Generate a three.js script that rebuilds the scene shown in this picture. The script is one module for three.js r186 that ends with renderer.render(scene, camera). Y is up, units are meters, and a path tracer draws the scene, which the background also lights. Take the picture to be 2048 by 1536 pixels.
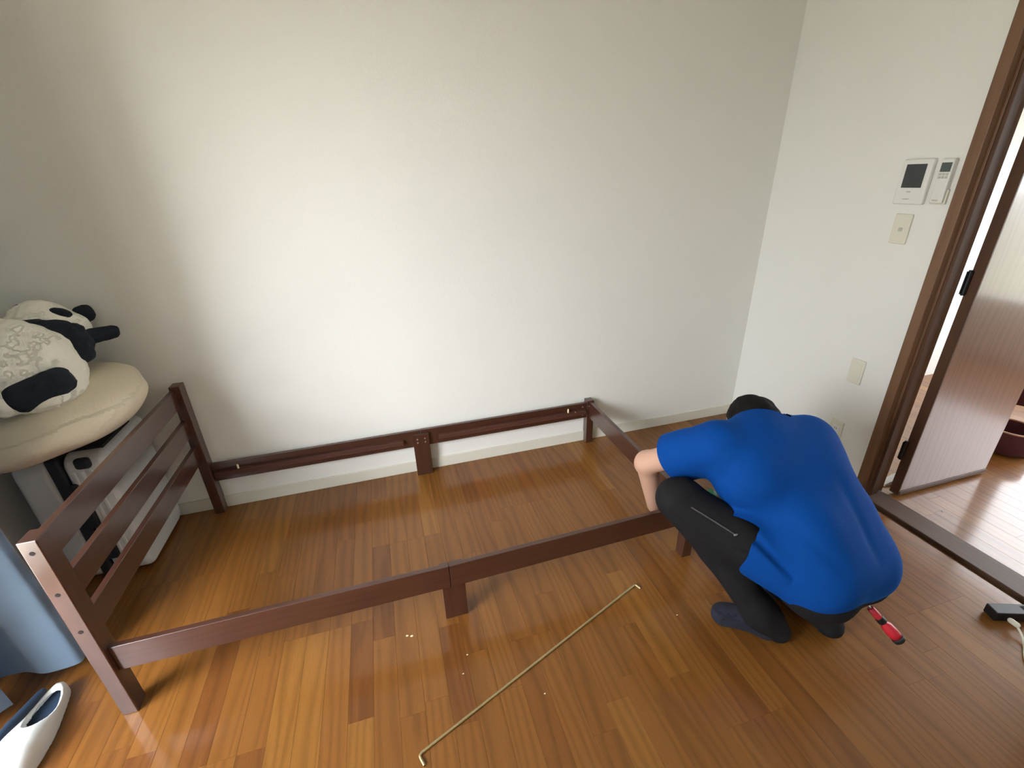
import * as THREE from 'three';
import { RoundedBoxGeometry } from 'three/addons/geometries/RoundedBoxGeometry.js';
import { mergeGeometries } from 'three/addons/utils/BufferGeometryUtils.js';
import { RectAreaLightUniformsLib } from 'three/addons/lights/RectAreaLightUniformsLib.js';

// ---------------------------------------------------------------- camera, sky, light, exposure
const scene = new THREE.Scene();
const camera = new THREE.PerspectiveCamera(80.34, 2048 / 1536, 0.05, 60);
camera.position.set(0.916, 1.4676, 2.1909);
camera.rotation.set(-0.425, -0.2672, -0.0356, 'YXZ');
const renderer = new THREE.WebGLRenderer({ antialias: true });
renderer.toneMapping = THREE.LinearToneMapping;
renderer.toneMappingExposure = 1.14;
renderer.shadowMap.enabled = true;
RectAreaLightUniformsLib.init();
{ // overcast sky, a little brighter overhead, over one ground colour
  const W = 16, H = 32, d = new Float32Array(W * H * 4);
  for (let y = 0; y < H; y++) for (let x = 0; x < W; x++) {
    const el = ((y + 0.5) / H - 0.5) * Math.PI, i = (y * W + x) * 4;
    const l = el > 0 ? 6.9 * (1 + 0.5 * Math.sin(el)) : 2.9;
    const c = el > 0 ? [0.97, 1.0, 1.05] : [1.0, 1.03, 0.86];
    d[i] = c[0] * l; d[i + 1] = c[1] * l; d[i + 2] = c[2] * l; d[i + 3] = 1;
  }
  const t = new THREE.DataTexture(d, W, H, THREE.RGBAFormat, THREE.FloatType);
  t.mapping = THREE.EquirectangularReflectionMapping; t.magFilter = t.minFilter = THREE.LinearFilter; t.needsUpdate = true;
  scene.background = t;
}
function skyPatch(pos, aim, w, h, intensity, colour) { // a bright piece of overcast sky seen through an opening
  const l = new THREE.RectAreaLight(new THREE.Color(colour), intensity, w, h);
  l.position.set(...pos); scene.add(l); l.lookAt(...aim);
}
skyPatch([-2.4, 2.4, 3.1], [1.4, 0.3, 0.4], 2.0, 1.8, 32, '#f4f8ff');
skyPatch([7.4, 2.2, 1.9], [3.4, 0.7, 1.3], 3.4, 2.2, 4.5, '#f2f7ff');

{ // steep sun added so the balcony slab reflects brightly in the headboard post
  const sun = new THREE.DirectionalLight('#fff4e4', 48);
  sun.position.set(-2.35, 8, 2.4); sun.target.position.set(-1.2, 0, 1.9); scene.add(sun, sun.target);
  sun.castShadow = true; sun.shadow.mapSize.set(2048, 2048);
  Object.assign(sun.shadow.camera, { left: -4, right: 4, top: 4, bottom: -4, near: 0.5, far: 20 });
}
// ---------------------------------------------------------------- helpers
let seed = 12345;
const rnd = () => { seed = (seed * 1664525 + 1013904223) >>> 0; return seed / 4294967296; };
const used = {};
function numbered(name) { const n = used[name] = (used[name] ?? -1) + 1; return n ? `${name}_${String(n).padStart(3, '0')}` : name; }
const V = (x, y, z) => new THREE.Vector3(x, y, z);
function shadows(m) { m.castShadow = m.receiveShadow = true; return m; }
function thing(name, label, category, pos = [0, 0, 0], group) {
  const o = new THREE.Group(); o.name = numbered(name); o.position.set(...pos); scene.add(o);
  o.userData = { label, category }; if (group) o.userData.group = group;
  return o;
}
function part(name, geo, mat, parent, label) {
  const m = shadows(new THREE.Mesh(geo, mat)); m.name = numbered(name); parent.add(m);
  if (label) m.userData.label = label;
  return m;
}
function struct(name, geo, mat) { const m = part(name, geo, mat, scene); m.userData.kind = 'structure'; return m; }
function structGroup(name, label) { const o = new THREE.Group(); o.name = numbered(name); scene.add(o); o.userData = { kind: 'structure', label }; return o; }
// box from min/max corners, softened edges, uv in metres with u along the grain axis
function box(x0, y0, z0, x1, y1, z1, r = 0.002, grain = 'x') {
  const w = x1 - x0, h = y1 - y0, d = z1 - z0;
  const g = r > 0 ? new RoundedBoxGeometry(w, h, d, 2, Math.min(r, w / 2.1, h / 2.1, d / 2.1)) : new THREE.BoxGeometry(w, h, d);
  g.translate((x0 + x1) / 2, (y0 + y1) / 2, (z0 + z1) / 2);
  return uvBox(g, grain);
}
function uvBox(g, grain = 'x', ou = 0, ov = 0) {
  const p = g.attributes.position, n = g.attributes.normal, uv = new Float32Array(p.count * 2);
  for (let i = 0; i < p.count; i++) {
    const P = [p.getX(i), p.getY(i), p.getZ(i)], N = [Math.abs(n.getX(i)), Math.abs(n.getY(i)), Math.abs(n.getZ(i))];
    const k = N[0] >= N[1] && N[0] >= N[2] ? 0 : N[1] >= N[2] ? 1 : 2, a = 'xyz'.indexOf(grain);
    const rest = [0, 1, 2].filter((q) => q !== k);
    const iu = rest.includes(a) ? a : rest[0], iv = rest.find((q) => q !== iu);
    uv[2 * i] = P[iu] + ou + P[k] * 0.37; uv[2 * i + 1] = P[iv] + ov + P[k] * 0.61;
  }
  g.setAttribute('uv', new THREE.BufferAttribute(uv, 2));
  return g;
}
function tube(pts, r, seg = 40, rad = 10) { return new THREE.TubeGeometry(new THREE.CatmullRomCurve3(pts.map((p) => V(...p)), false, 'centripetal'), seg, r, rad); }
const ss = (a, b, x) => { x = Math.min(1, Math.max(0, (x - a) / (b - a))); return x * x * (3 - 2 * x); };
// periodic value noise
function hash(i, j, s) { let h = (i * 374761393 + j * 668265263 + s * 1274126177) | 0; h = Math.imul(h ^ (h >>> 13), 1274126177); return ((h ^ (h >>> 16)) >>> 0) / 4294967296; }
function noise(x, y, px, py, s) {
  const i = Math.floor(x), j = Math.floor(y), f = x - i, g = y - j, u = f * f * (3 - 2 * f), v = g * g * (3 - 2 * g);
  const H = (a, b) => hash(((a % px) + px) % px, ((b % py) + py) % py, s);
  return (H(i, j) * (1 - u) + H(i + 1, j) * u) * (1 - v) + (H(i, j + 1) * (1 - u) + H(i + 1, j + 1) * u) * v;
}
function tex(W, H, fn, srgb, rx = 1, ry = 1) {
  const d = new Uint8Array(W * H * 4);
  for (let y = 0; y < H; y++) for (let x = 0; x < W; x++) {
    const c = fn(x / W, y / H), i = (y * W + x) * 4;
    for (let k = 0; k < 3; k++) d[i + k] = Math.max(0, Math.min(255, Math.round(255 * (Array.isArray(c) ? c[k] : c))));
    d[i + 3] = 255;
  }
  const t = new THREE.DataTexture(d, W, H);
  t.wrapS = t.wrapT = THREE.RepeatWrapping; t.magFilter = THREE.LinearFilter; t.minFilter = THREE.LinearMipmapLinearFilter; t.generateMipmaps = true;
  if (srgb) t.colorSpace = THREE.SRGBColorSpace;
  t.repeat.set(rx, ry); t.needsUpdate = true;
  return t;
}
const std = (o) => new THREE.MeshStandardMaterial(o), phy = (o) => new THREE.MeshPhysicalMaterial(o);

// wood grain: u along the grain (1 repeat = 1 m), v across (1 repeat = 0.15 m)
function grain(s, rings, contrast) {
  return tex(512, 256, (u, v) => {
    const warp = 0.9 * noise(u * 2, v * 3, 2, 3, s) + 0.15 * noise(u * 6, v * 6, 6, 6, s + 1);
    const ring = 0.5 + 0.5 * Math.sin(2 * Math.PI * (v * rings + warp * 2.2));
    const fine = noise(u * 24, v * 128, 24, 128, s + 2), pores = noise(u * 60, v * 200, 60, 200, s + 3);
    const t = 1 - contrast * (0.5 * Math.pow(ring, 2.2) + 0.35 * fine + (pores > 0.82 ? 0.3 : 0));
    return [t, t * (0.985 - 0.06 * contrast * ring), t * (0.97 - 0.12 * contrast * ring)];
  }, true, 1, 1 / 0.15);
}
const grains = [grain(11, 3, 0.2), grain(23, 5, 0.16), grain(37, 2, 0.22)];
const smoothGrain = grain(51, 4, 0.14);
const plaster = tex(512, 512, (u, v) => 0.5 + 0.35 * (noise(u * 96, v * 96, 96, 96, 5) - 0.5) + 0.3 * (noise(u * 200, v * 200, 200, 200, 6) - 0.5), false, 2.5, 2.5);
const fur = tex(256, 256, (u, v) => 0.6 * noise(u * 40, v * 40, 40, 40, 7) + 0.4 * noise(u * 110, v * 110, 110, 110, 8), false, 6, 6);
const weave = tex(256, 256, (u, v) => 0.5 + 0.25 * Math.sin(u * 2 * Math.PI * 64) * Math.sin(v * 2 * Math.PI * 64) + 0.25 * (noise(u * 60, v * 60, 60, 60, 9) - 0.5), false, 5, 5);

const M = {
  wall: std({ color: new THREE.Color(0.78, 0.775, 0.72), roughness: 0.85, bumpMap: plaster, bumpScale: 0.0006 }),
  ceiling: std({ color: new THREE.Color(0.74, 0.73, 0.7), roughness: 0.9 }),
  baseboard: std({ color: new THREE.Color(0.68, 0.66, 0.56), roughness: 0.5 }),
  subfloor: std({ color: new THREE.Color(0.2, 0.09, 0.03), roughness: 0.6 }),
  bed: phy({ color: new THREE.Color(0.062, 0.021, 0.0125), map: smoothGrain, roughness: 0.4, clearcoat: 1, clearcoatRoughness: 0.16 }),
  bedInner: phy({ color: new THREE.Color(0.085, 0.03, 0.018), map: smoothGrain, roughness: 0.6 }),
  casing: phy({ color: new THREE.Color(0.19, 0.095, 0.045), map: smoothGrain, roughness: 0.45, clearcoat: 0.3, clearcoatRoughness: 0.3 }),
  casingDark: phy({ color: new THREE.Color(0.1, 0.045, 0.022), map: smoothGrain, roughness: 0.5 }),
  sill: std({ color: new THREE.Color(0.085, 0.042, 0.02), map: smoothGrain, roughness: 0.6 }),
  door: phy({ color: new THREE.Color(0.24, 0.13, 0.09), map: smoothGrain, roughness: 0.35, clearcoat: 1, clearcoatRoughness: 0.12 }),
  hole: std({ color: 0x1c0f0b, roughness: 0.9 }),
  dowel: std({ color: 0xe8d9b0, roughness: 0.6 }),
  screw: std({ color: 0xb9b4ad, metalness: 0.8, roughness: 0.4 }),
  plastic: phy({ color: new THREE.Color(0.74, 0.74, 0.69), roughness: 0.4 }),
  cream: phy({ color: new THREE.Color(0.70, 0.68, 0.56), roughness: 0.45 }),
  screen: phy({ color: 0x141c1e, roughness: 0.15, clearcoat: 1, clearcoatRoughness: 0.05 }),
  lcd: phy({ color: 0x4b5552, roughness: 0.25 }),
  key: std({ color: 0xb4b3a4, roughness: 0.5 }),
  black: std({ color: 0x0b0b0d, roughness: 0.5 }),
  brass: std({ color: new THREE.Color(0.52, 0.43, 0.22), metalness: 0.75, roughness: 0.38 }),
  alu: std({ color: 0x9a9a9a, metalness: 0.8, roughness: 0.4 }),
  glass: phy({ color: 0xffffff, transmission: 1, thickness: 0, roughness: 0, ior: 1.45 }),
  concrete: std({ color: new THREE.Color(0.5, 0.5, 0.46), roughness: 0.9 }),
  white: std({ color: 0xdcdcd8, roughness: 0.5 }),
};

// ---------------------------------------------------------------- room shell
const XL = -0.62, XR = 3.02, ZF = 3.35, HC = 2.42, XH = 5.6;
const many = (...b) => mergeGeometries(b.map((q) => box(...q, 0)));
struct('wall_back', many([XL - 0.12, -0.02, -0.12, XH + 0.12, HC, 0]), M.wall);
struct('wall_front', many([XL - 0.12, -0.02, ZF, XH + 0.12, HC, ZF + 0.12]), M.wall);
const WZ0 = 1.06, WZ1 = 2.32, WY0 = 0.06, WY1 = 2.02;   // the window to the balcony, near end narrowed to darken the right-hand floor
struct('wall_left', many([XL - 0.12, -0.02, -0.1, XL, HC, WZ0], [XL - 0.12, -0.02, WZ1, XL, HC, ZF], [XL - 0.12, -0.02, WZ0, XL, WY0, WZ1], [XL - 0.12, WY1, WZ0, XL, HC, WZ1]), M.wall);
const DZ0 = 0.9, DZ1 = 1.76, DY = 2.03;                   // the doorway
struct('wall_right', many([XR, -0.02, -0.1, XR + 0.11, HC, DZ0], [XR, -0.02, DZ1, XR + 0.11, HC, ZF], [XR, DY, DZ0, XR + 0.11, HC, DZ1]), M.wall);
const HY0 = 0.42, HY1 = 2.0, HZ0 = 0.12, HZ1 = 2.5;
struct('wall_far', many([XH, -0.02, -0.1, XH + 0.12, HC, HZ0], [XH, -0.02, HZ1, XH + 0.12, HC, ZF], [XH, -0.02, HZ0, XH + 0.12, HY0, HZ1], [XH, HY1, HZ0, XH + 0.12, HC, HZ1]), M.wall);
struct('added_balcony_floor', many([-2.1, -0.1, -0.1, XL - 0.12, -0.02, ZF]), M.concrete);  // unseen slab, added as a bright reflector for the near headboard post
struct('ceiling', many([XL - 0.12, HC, -0.12, XH + 0.12, HC + 0.12, ZF + 0.12]), M.ceiling);
struct('baseboard_back', box(XL, 0, 0, XR, 0.064, 0.009, 0.002), M.baseboard);
struct('baseboard_right', box(XR - 0.009, 0, 0.009, XR, 0.064, 0.885, 0.002), M.baseboard);

// ---------------------------------------------------------------- floor of separate strips, 4 to a board 303 mm wide
function plankGeo(w, l, ou, ov) { // top at y 0, chamfered edges
  const c = 0.0005, e = 0.00012, h = 0.012, x = w / 2 - 0.0001, z = l / 2 - 0.0001;
  const P = [[-x, -h, -z], [x, -h, -z], [x, -h, z], [-x, -h, z], [-x, -c, -z], [x, -c, -z], [x, -c, z], [-x, -c, z], [-x + c, 0, -z + e], [x - c, 0, -z + e], [x - c, 0, z - e], [-x + c, 0, z - e]];
  const Q = [[8, 11, 10, 9]]; for (const o of [0, 4]) for (let k = 0; k < 4; k++) { const n = (k + 1) % 4; Q.push([o + k, o + 4 + k, o + 4 + n, o + n]); }
  const pos = []; for (const [a, b, e, f] of Q) for (const i of [a, b, e, a, e, f]) pos.push(...P[i]);
  const g = new THREE.BufferGeometry(); g.setAttribute('position', new THREE.Float32BufferAttribute(pos, 3)); g.computeVertexNormals();
  return uvBox(g, 'z', ou, ov);
}
const tones = [[0.215, 0.088, 0.0175], [0.228, 0.095, 0.019], [0.2, 0.079, 0.016], [0.26, 0.115, 0.022], [0.172, 0.064, 0.014], [0.218, 0.082, 0.016]];
const plankMats = [];
tones.forEach((c, i) => [0, 1].forEach((k) => plankMats.push(phy({ color: new THREE.Color(...c), map: grains[(i + k) % 3], roughness: 0.42, specularIntensity: 0.4, clearcoat: 0.7, clearcoatRoughness: 0.13 }))));
const SW = 0.07575, X0 = 0.4 - 14 * SW; // a board edge lies at x = 0.40
function lay(floor, xa, xb, zNear, zFar, special) {
  const rest = new Map();
  const n0 = Math.ceil((xa - X0) / SW - 1e-6), n1 = Math.floor((xb - X0) / SW + 1e-6);
  for (let s = n0; s < n1; s++) {
    const xc = X0 + (s + 0.5) * SW, board = Math.floor((s - 2) / 4);
    let z = -rnd() * 0.5; const cuts = [0];
    while (z < zFar) { z += 0.36 + 0.5 * rnd(); if (z > 0.12 && z < zFar - 0.1) cuts.push(z); }
    const joint = s >= 14 && s < 18 ? 0.908 : 0.35 + 1.3 * hash(board, 3, 77);
    const near = cuts.findIndex((q) => Math.abs(q - joint) < 0.17); if (near > 0) cuts[near] = joint; else { cuts.push(joint); cuts.sort((a, b) => a - b); }
    cuts.push(zFar);
    for (const q of special) if (q[0] === s) { for (const e of [q[1], q[2]]) { const k = cuts.findIndex((c) => c > 0 && c < zFar && Math.abs(c - e) < 0.2); if (k > 0) cuts[k] = e; else cuts.push(e); } cuts.sort((a, b) => a - b); }
    for (let k = 0; k + 1 < cuts.length; k++) {
      const l = cuts[k + 1] - cuts[k]; if (l < 0.01) continue;
      const zc = (cuts[k] + cuts[k + 1]) / 2;
      let m = Math.floor(rnd() * rnd() * plankMats.length);
      for (const q of special) if (q[0] === s && zc > q[1] && zc < q[2]) m = q[3];
      const g = plankGeo(SW, l, rnd() * 3, s * 0.075 + rnd() * 0.1); g.translate(xc, 0, zc);
      if (cuts[k] < zNear) part('plank', g, plankMats[m], floor);
      else { if (!rest.has(m)) rest.set(m, []); rest.get(m).push(g); }
    }
  }
  for (const [m, gs] of rest) { const p = part('plank_field', mergeGeometries(gs), plankMats[m], floor); p.userData.kind = 'stuff'; }
}
const strip = (x) => Math.floor((x - X0) / SW);
const floor = structGroup('floor', 'glossy orange-brown strip flooring of the bedroom');
part('subfloor', box(XL - 0.1, -0.06, -0.1, 3.01, -0.011, ZF, 0), M.subfloor, floor);
lay(floor, XL, 3.03, 1.75, 3.34, [[strip(1.62), 0.98, 1.42, 6], [strip(1.42), 1.43, 1.95, 7], [strip(0.965), 1.02, 1.36, 8], [strip(0.44), 0.908, 1.7, 6], [strip(1.15), 0.7, 1.3, 2]]);
const hallFloor = structGroup('floor', 'paler strip flooring beyond the doorway');
part('subfloor', box(3.01, -0.06, -0.1, XH, -0.011, ZF, 0), M.subfloor, hallFloor);
lay(hallFloor, 3.12, XH + 0.05, 1.75, 3.34, []);

// ---------------------------------------------------------------- windows
function glazing(name, label, x, z0, z1, y0, y1) {
  const w = structGroup(name, label);
  const t = 0.045, xa = x - 0.035, xb = x + 0.035;
  for (const b of [[xa, y0, z0, xb, y0 + t, z1], [xa, y1 - t, z0, xb, y1, z1], [xa, y0 + t, z0, xb, y1 - t, z0 + t], [xa, y0 + t, z1 - t, xb, y1 - t, z1]]) part('window_frame', box(...b), M.alu, w);
  const zm = (z0 + z1) / 2;
  part('window_stile', box(x - 0.02, y0 + t, zm - 0.03, x + 0.02, y1 - t, zm + 0.03), M.alu, w);
  for (const [a, b] of [[z0 + t, zm - 0.03], [zm + 0.03, z1 - t]]) {
    const g = new THREE.PlaneGeometry(b - a, y1 - y0 - 2 * t); g.rotateY(Math.PI / 2); g.translate(x, (y0 + y1) / 2, (a + b) / 2);
    part('window_pane', g, M.glass, w);
  }
}
glazing('window_1', 'sliding balcony window of the bedroom', XL - 0.07, WZ0, WZ1, WY0, WY1);
glazing('window_2', 'window of the room beyond the doorway', XH + 0.06, HZ0, HZ1, HY0, HY1);

// ---------------------------------------------------------------- doorway
const trim = structGroup('trim_1', 'brown stepped wooden door casing and threshold');
part('casing_board', box(XR - 0.014, 0, DZ0 - 0.018, XR + 0.02, DY + 0.03, DZ0 + 0.022, 0.003, 'y'), M.casing, trim);
part('jamb', box(XR + 0.02, 0, DZ0, XR + 0.112, DY, DZ0 + 0.03, 0.002, 'y'), M.casing, trim);
part('jamb_stop', box(XR + 0.022, 0, DZ0 + 0.03, XR + 0.06, DY, DZ0 + 0.044, 0.002, 'y'), M.casingDark, trim);
part('casing_board', box(XR - 0.014, 0, DZ1 - 0.022, XR + 0.02, DY + 0.03, DZ1 + 0.018, 0.003, 'y'), M.casing, trim);
part('jamb', box(XR + 0.02, 0, DZ1 - 0.03, XR + 0.112, DY, DZ1, 0.002, 'y'), M.casing, trim);
part('casing_board', box(XR - 0.014, DY - 0.012, DZ0 + 0.022, XR + 0.02, DY + 0.03, DZ1 - 0.022, 0.003, 'z'), M.casing, trim);
part('jamb', box(XR + 0.02, DY - 0.03, DZ0 + 0.03, XR + 0.112, DY, DZ1 - 0.03, 0.002, 'z'), M.casing, trim);
part('threshold', box(3.0, -0.01, DZ0 + 0.022, 3.118, 0.012, DZ1 - 0.022, 0.004, 'z'), M.sill, trim);

const door = structGroup('door_1', 'glossy brown door swung open into the room beyond');
part('door_leaf', box(3.163, 0.012, 0.948, 3.75, 1.98, 0.984, 0.002, 'y'), M.door, door);
part('edge_strip', box(3.155, 0.012, 0.946, 3.163, 1.98, 0.986, 0.001, 'y'), M.casingDark, door);
part('bottom_rail', box(3.163, 0.012, 0.9841, 3.75, 0.03, 0.9885, 0.001, 'x'), M.casingDark, door);
for (const y of [0.25, 1.03, 1.8]) {
  const h = part('hinge', box(3.128, y - 0.045, 0.944, 3.156, y + 0.045, 0.948, 0.001), M.black, door);
  const pin = new THREE.CylinderGeometry(0.007, 0.007, 0.1, 12); pin.translate(3.14, y, 0.951); part('hinge_pin', pin, M.black, h);
}
{
  const t = thing('door_wedge', 'small white wedge on the floor behind the open brown door', 'door stop', [3.235, 0, 0.89]);
  const s = new THREE.Shape(); s.moveTo(-0.05, 0); s.lineTo(0.05, 0); s.lineTo(0.05, 0.034); s.lineTo(-0.05, 0.008);
  const g = new THREE.ExtrudeGeometry(s, { depth: 0.03, bevelEnabled: true, bevelSize: 0.002, bevelThickness: 0.002, bevelSegments: 2 }); g.translate(0, 0.002, -0.015);
  part('wedge_body', g, M.white, t);
}

// ---------------------------------------------------------------- bed frame
const PX = 0.043, PZ = 0.054, HH = 0.689, ZB = 0.055, ZN = 1.0246;
const bed = thing('bed_frame', 'dark red-brown wooden single bed frame without slats or mattress, slatted headboard at left', 'bed frame');
for (const zf of [ZB, ZN]) {
  const p = part('headboard_post', box(-PX, 0, zf - PZ, 0, HH, zf, 0.003, 'y'), M.bed, bed);
  if (zf === ZN) for (const y of [0.652, 0.508, 0.366]) {
    const c = new THREE.CylinderGeometry(0.006, 0.006, 0.004, 16); c.rotateX(Math.PI / 2); c.translate(-PX / 2, y, zf - 0.0012); part('screw_hole', c, M.hole, p);
  }
}
for (const [a, b] of [[0.59, 0.674], [0.442, 0.524], [0.301, 0.385]]) part('headboard_slat', box(-PX + 0.002, a, ZB - 0.001, -PX + 0.022, b, ZN - PZ + 0.001, 0.002, 'z'), M.bed, bed);
const RB = 0.172, RT = 0.268;
function rail(xa, za, xb, zb, into, y0 = RB, y1 = RT, th = 0.018, mat = M.bed, name = 'side_rail') { // za, zb: outer faces at the two ends; into: -1 or 1 in z
  const L = Math.hypot(xb - xa, zb - za), g = box(0, y0, into < 0 ? -th : 0, L, y1, into < 0 ? 0 : th, 0.002);
  const m = part(name, g, mat, bed); m.position.set(xa, 0, za); m.rotation.y = -Math.atan2(zb - za, xb - xa);
  return m;
}
rail(0.0, 0.014, 0.993, 0.017, 1); rail(0.995, 0.017, 1.95, 0.02, 1);
rail(0.0, 1.008, 0.993, 1.010, -1); rail(0.995, 1.010, 1.95, 0.991, -1);
const strips = [[0.01, 0.032, 0.9, 0.035, 1], [1.085, 0.035, 1.94, 0.038, 1], [0.01, 0.990, 0.94, 0.992, -1], [1.05, 0.991, 1.94, 0.973, -1]];
strips.forEach((s) => rail(...s, 0.205, 0.23, 0.022, M.bedInner, 'support_strip'));
for (const [x, z] of [[0.115, 0.043], [1.831, 0.048], [0.115, 0.979], [1.831, 0.966]]) {
  const c = new THREE.CapsuleGeometry(0.005, 0.018, 4, 10); c.translate(x, 0.239, z); part('dowel', c, M.dowel, bed, 'pale wooden dowel');
}
part('center_leg', box(0.949, 0, 0.0345, 1.034, 0.252, 0.0545, 0.002, 'y'), M.bed, bed);
part('center_leg', box(0.963, 0, 0.970, 1.045, 0.252, 0.9915, 0.002, 'y'), M.bed, bed);
for (const [x, y] of [[0.972, 0.226], [1.012, 0.226], [0.972, 0.205], [1.012, 0.205]]) {
  const c = new THREE.CylinderGeometry(0.004, 0.0045, 0.003, 12); c.rotateX(Math.PI / 2); c.translate(x, y, 0.0555); part('screw', c, M.screw, bed);
}
const FX = 1.95, FH = 0.281;
for (const z of [0.0, 0.954]) part('foot_post', box(FX, 0, z, FX + PX, FH, z + 0.046, 0.003, 'y'), M.bed, bed);
part('foot_rail', box(FX + 0.014, 0.172, 0.045, FX + 0.034, 0.272, 0.955, 0.002, 'z'), M.bed, bed);
for (const [x, y] of [[1.925, 0.245], [1.925, 0.195], [1.87, 0.232]]) {
  const c = new THREE.CylinderGeometry(0.004, 0.004, 0.003, 12); c.rotateX(Math.PI / 2); c.translate(x, y, x > 1.9 ? 0.0385 : 0.0605); part('screw', c, M.screw, bed);
}
{ const c = new THREE.CylinderGeometry(0.004, 0.004, 0.003, 12); c.rotateX(Math.PI / 2); c.translate(1.962, 0.248, 0.0468); part('screw', c, M.screw, bed); }

// ---------------------------------------------------------------- threaded rod on the floor
{
  const rod = thing('metal_rod', 'long thin brass-coloured metal rod with bent ends lying on the floor before the bed', 'metal rod', [0, 0, 0]);
  const r = 0.0039, y = r, A = [0.832, y, 1.398], B = [1.688, y, 1.068];
  part('rod_shaft', tube([A, [1.26, y, 1.233], B], r, 60, 10), M.brass, rod);
  part('hook', tube([A, [0.8265, y, 1.4035], [0.827, y, 1.409], [0.836, y, 1.432]], r, 24, 10), M.brass, rod);
  part('hook', tube([B, [1.694, y, 1.0675], [1.697, y, 1.072], [1.704, y, 1.088]], r, 24, 10), M.brass, rod);
}
// crumbs
const crumbs = [[0.82, 1.016, 'pale speck of dust on the floor just in front of the middle bed leg'], [0.835, 1.022, 'second pale speck touching the first in front of the middle bed leg'], [1.217, 1.348, 'tiny pale crumb on the near side of the brass rod'], [1.01, 1.15, 'tiny pale crumb between the middle bed leg and the rod'], [0.985, 1.21, 'tiny pale crumb nearest the middle of the rod on its far side'], [1.77, 1.23, 'tiny pale crumb between the far rod hook and the dark sock']];
for (const [k, [x, z, label]] of crumbs.entries()) {
  const g = new THREE.IcosahedronGeometry(k < 2 ? 0.0035 : 0.002, 1); g.scale(1.5, 0.5, 1); g.translate(0, 0.0014, 0);
  part('crumb', g, M.dowel, thing('wood_crumb', label, 'crumb', [x, 0, z], 'crumbs on the floor'));
}
{ const g = new THREE.IcosahedronGeometry(0.004, 1); g.scale(1.2, 0.5, 1); g.translate(0, 0.0016, 0); part('crumb', g, M.white, thing('wood_crumb', 'white crumb on the floor beyond the doorway threshold', 'crumb', [3.247, 0, 1.125])); }

// ---------------------------------------------------------------- fittings on the right wall
function onWall(name, label, category, y0, y1, z0, z1, d, mat, group) {
  const t = thing(name, label, category, [XR, 0, 0], group);
  part(name === 'intercom_monitor' ? 'housing' : name === 'remote_control' ? 'remote_body' : 'cover_plate', box(-d, y0, z0, 0, y1, z1, Math.min(0.006, d / 2.2)), mat, t);
  return t;
}
{
  const t = onWall('intercom_monitor', 'white wall intercom with a dark screen beside the remote control', 'intercom', 1.318, 1.484, 0.672, 0.786, 0.02, M.plastic);
  part('screen', box(-0.0212, 1.38, 0.690, -0.019, 1.466, 0.766, 0.0008), M.screen, t, 'dark glossy screen');
  part('button', box(-0.0206, 1.363, 0.716, -0.019, 1.367, 0.732, 0.0006), M.key, t);
  part('button', box(-0.0206, 1.337, 0.708, -0.019, 1.340, 0.734, 0.0006), M.key, t);
  const r = onWall('remote_control', 'narrow white remote control in a wall holder beside the door casing', 'remote', 1.326, 1.482, 0.812, 0.858, 0.024, M.plastic);
  part('holder', box(-0.012, 1.322, 0.808, 0, 1.375, 0.862, 0.003), M.cream, r);
  part('screen', box(-0.0252, 1.436, 0.818, -0.023, 1.468, 0.853, 0.0008), M.lcd, r, 'grey display');
  for (const z of [0.818, 0.83, 0.842]) for (const y of [1.413, 1.424]) part('button', box(-0.0252, y, z, -0.023, y + 0.008, z + 0.009, 0.0006), M.key, r);
  part('button', box(-0.0252, 1.334, 0.822, -0.023, 1.339, 0.842, 0.0006), M.key, r);
  const s = onWall('switch_plate', 'cream wall plate with a small square socket below the intercom', 'wall plate', 1.163, 1.281, 0.694, 0.762, 0.008, M.cream);
  part('socket', box(-0.0092, 1.213, 0.721, -0.0075, 1.228, 0.736, 0.0006), M.key, s);
  const b = onWall('blank_plate', 'plain pale yellow blank wall plate halfway up the wall', 'wall plate', 0.518, 0.637, 0.688, 0.756, 0.008, M.cream);
  part('plate_insert', box(-0.0092, 0.535, 0.698, -0.0075, 0.62, 0.746, 0.0006), M.cream, b);
  const o = onWall('power_outlet', 'cream power outlet low on the wall behind the man in blue', 'outlet', 0.186, 0.305, 0.673, 0.742, 0.008, M.cream);
  part('plate_insert', box(-0.0092, 0.21, 0.69, -0.0075, 0.28, 0.726, 0.0006), M.plastic, o);
  for (const y of [0.222, 0.258]) for (const z of [0.702, 0.712]) part('outlet_slot', box(-0.0097, y, z, -0.0088, y + 0.01, z + 0.002, 0), M.black, o);
}
// ---------------------------------------------------------------- smooth solids: signed distance fields meshed by surface nets
const clampf = (x, a, b) => Math.min(b, Math.max(a, x));
function cap(a, b, ra, rb = ra) { // tapered capsule
  const dx = b[0] - a[0], dy = b[1] - a[1], dz = b[2] - a[2], L = dx * dx + dy * dy + dz * dz || 1e-9;
  return (x, y, z) => { const px = x - a[0], py = y - a[1], pz = z - a[2], t = clampf((px * dx + py * dy + pz * dz) / L, 0, 1); return Math.hypot(px - dx * t, py - dy * t, pz - dz * t) - (ra + (rb - ra) * t); };
}
function ell(c, r, e = [0, 0, 0]) { // ellipsoid, turned
  const m = new THREE.Matrix4().makeRotationFromEuler(new THREE.Euler(...e)).invert().elements, k = Math.min(...r);
  return (x, y, z) => { const X = x - c[0], Y = y - c[1], Z = z - c[2];
    const a = (m[0] * X + m[4] * Y + m[8] * Z) / r[0], b = (m[1] * X + m[5] * Y + m[9] * Z) / r[1], d = (m[2] * X + m[6] * Y + m[10] * Z) / r[2];
    const q = Math.hypot(a, b, d); return (q - 1) * k * (0.6 + 0.4 * q); };
}
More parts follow.
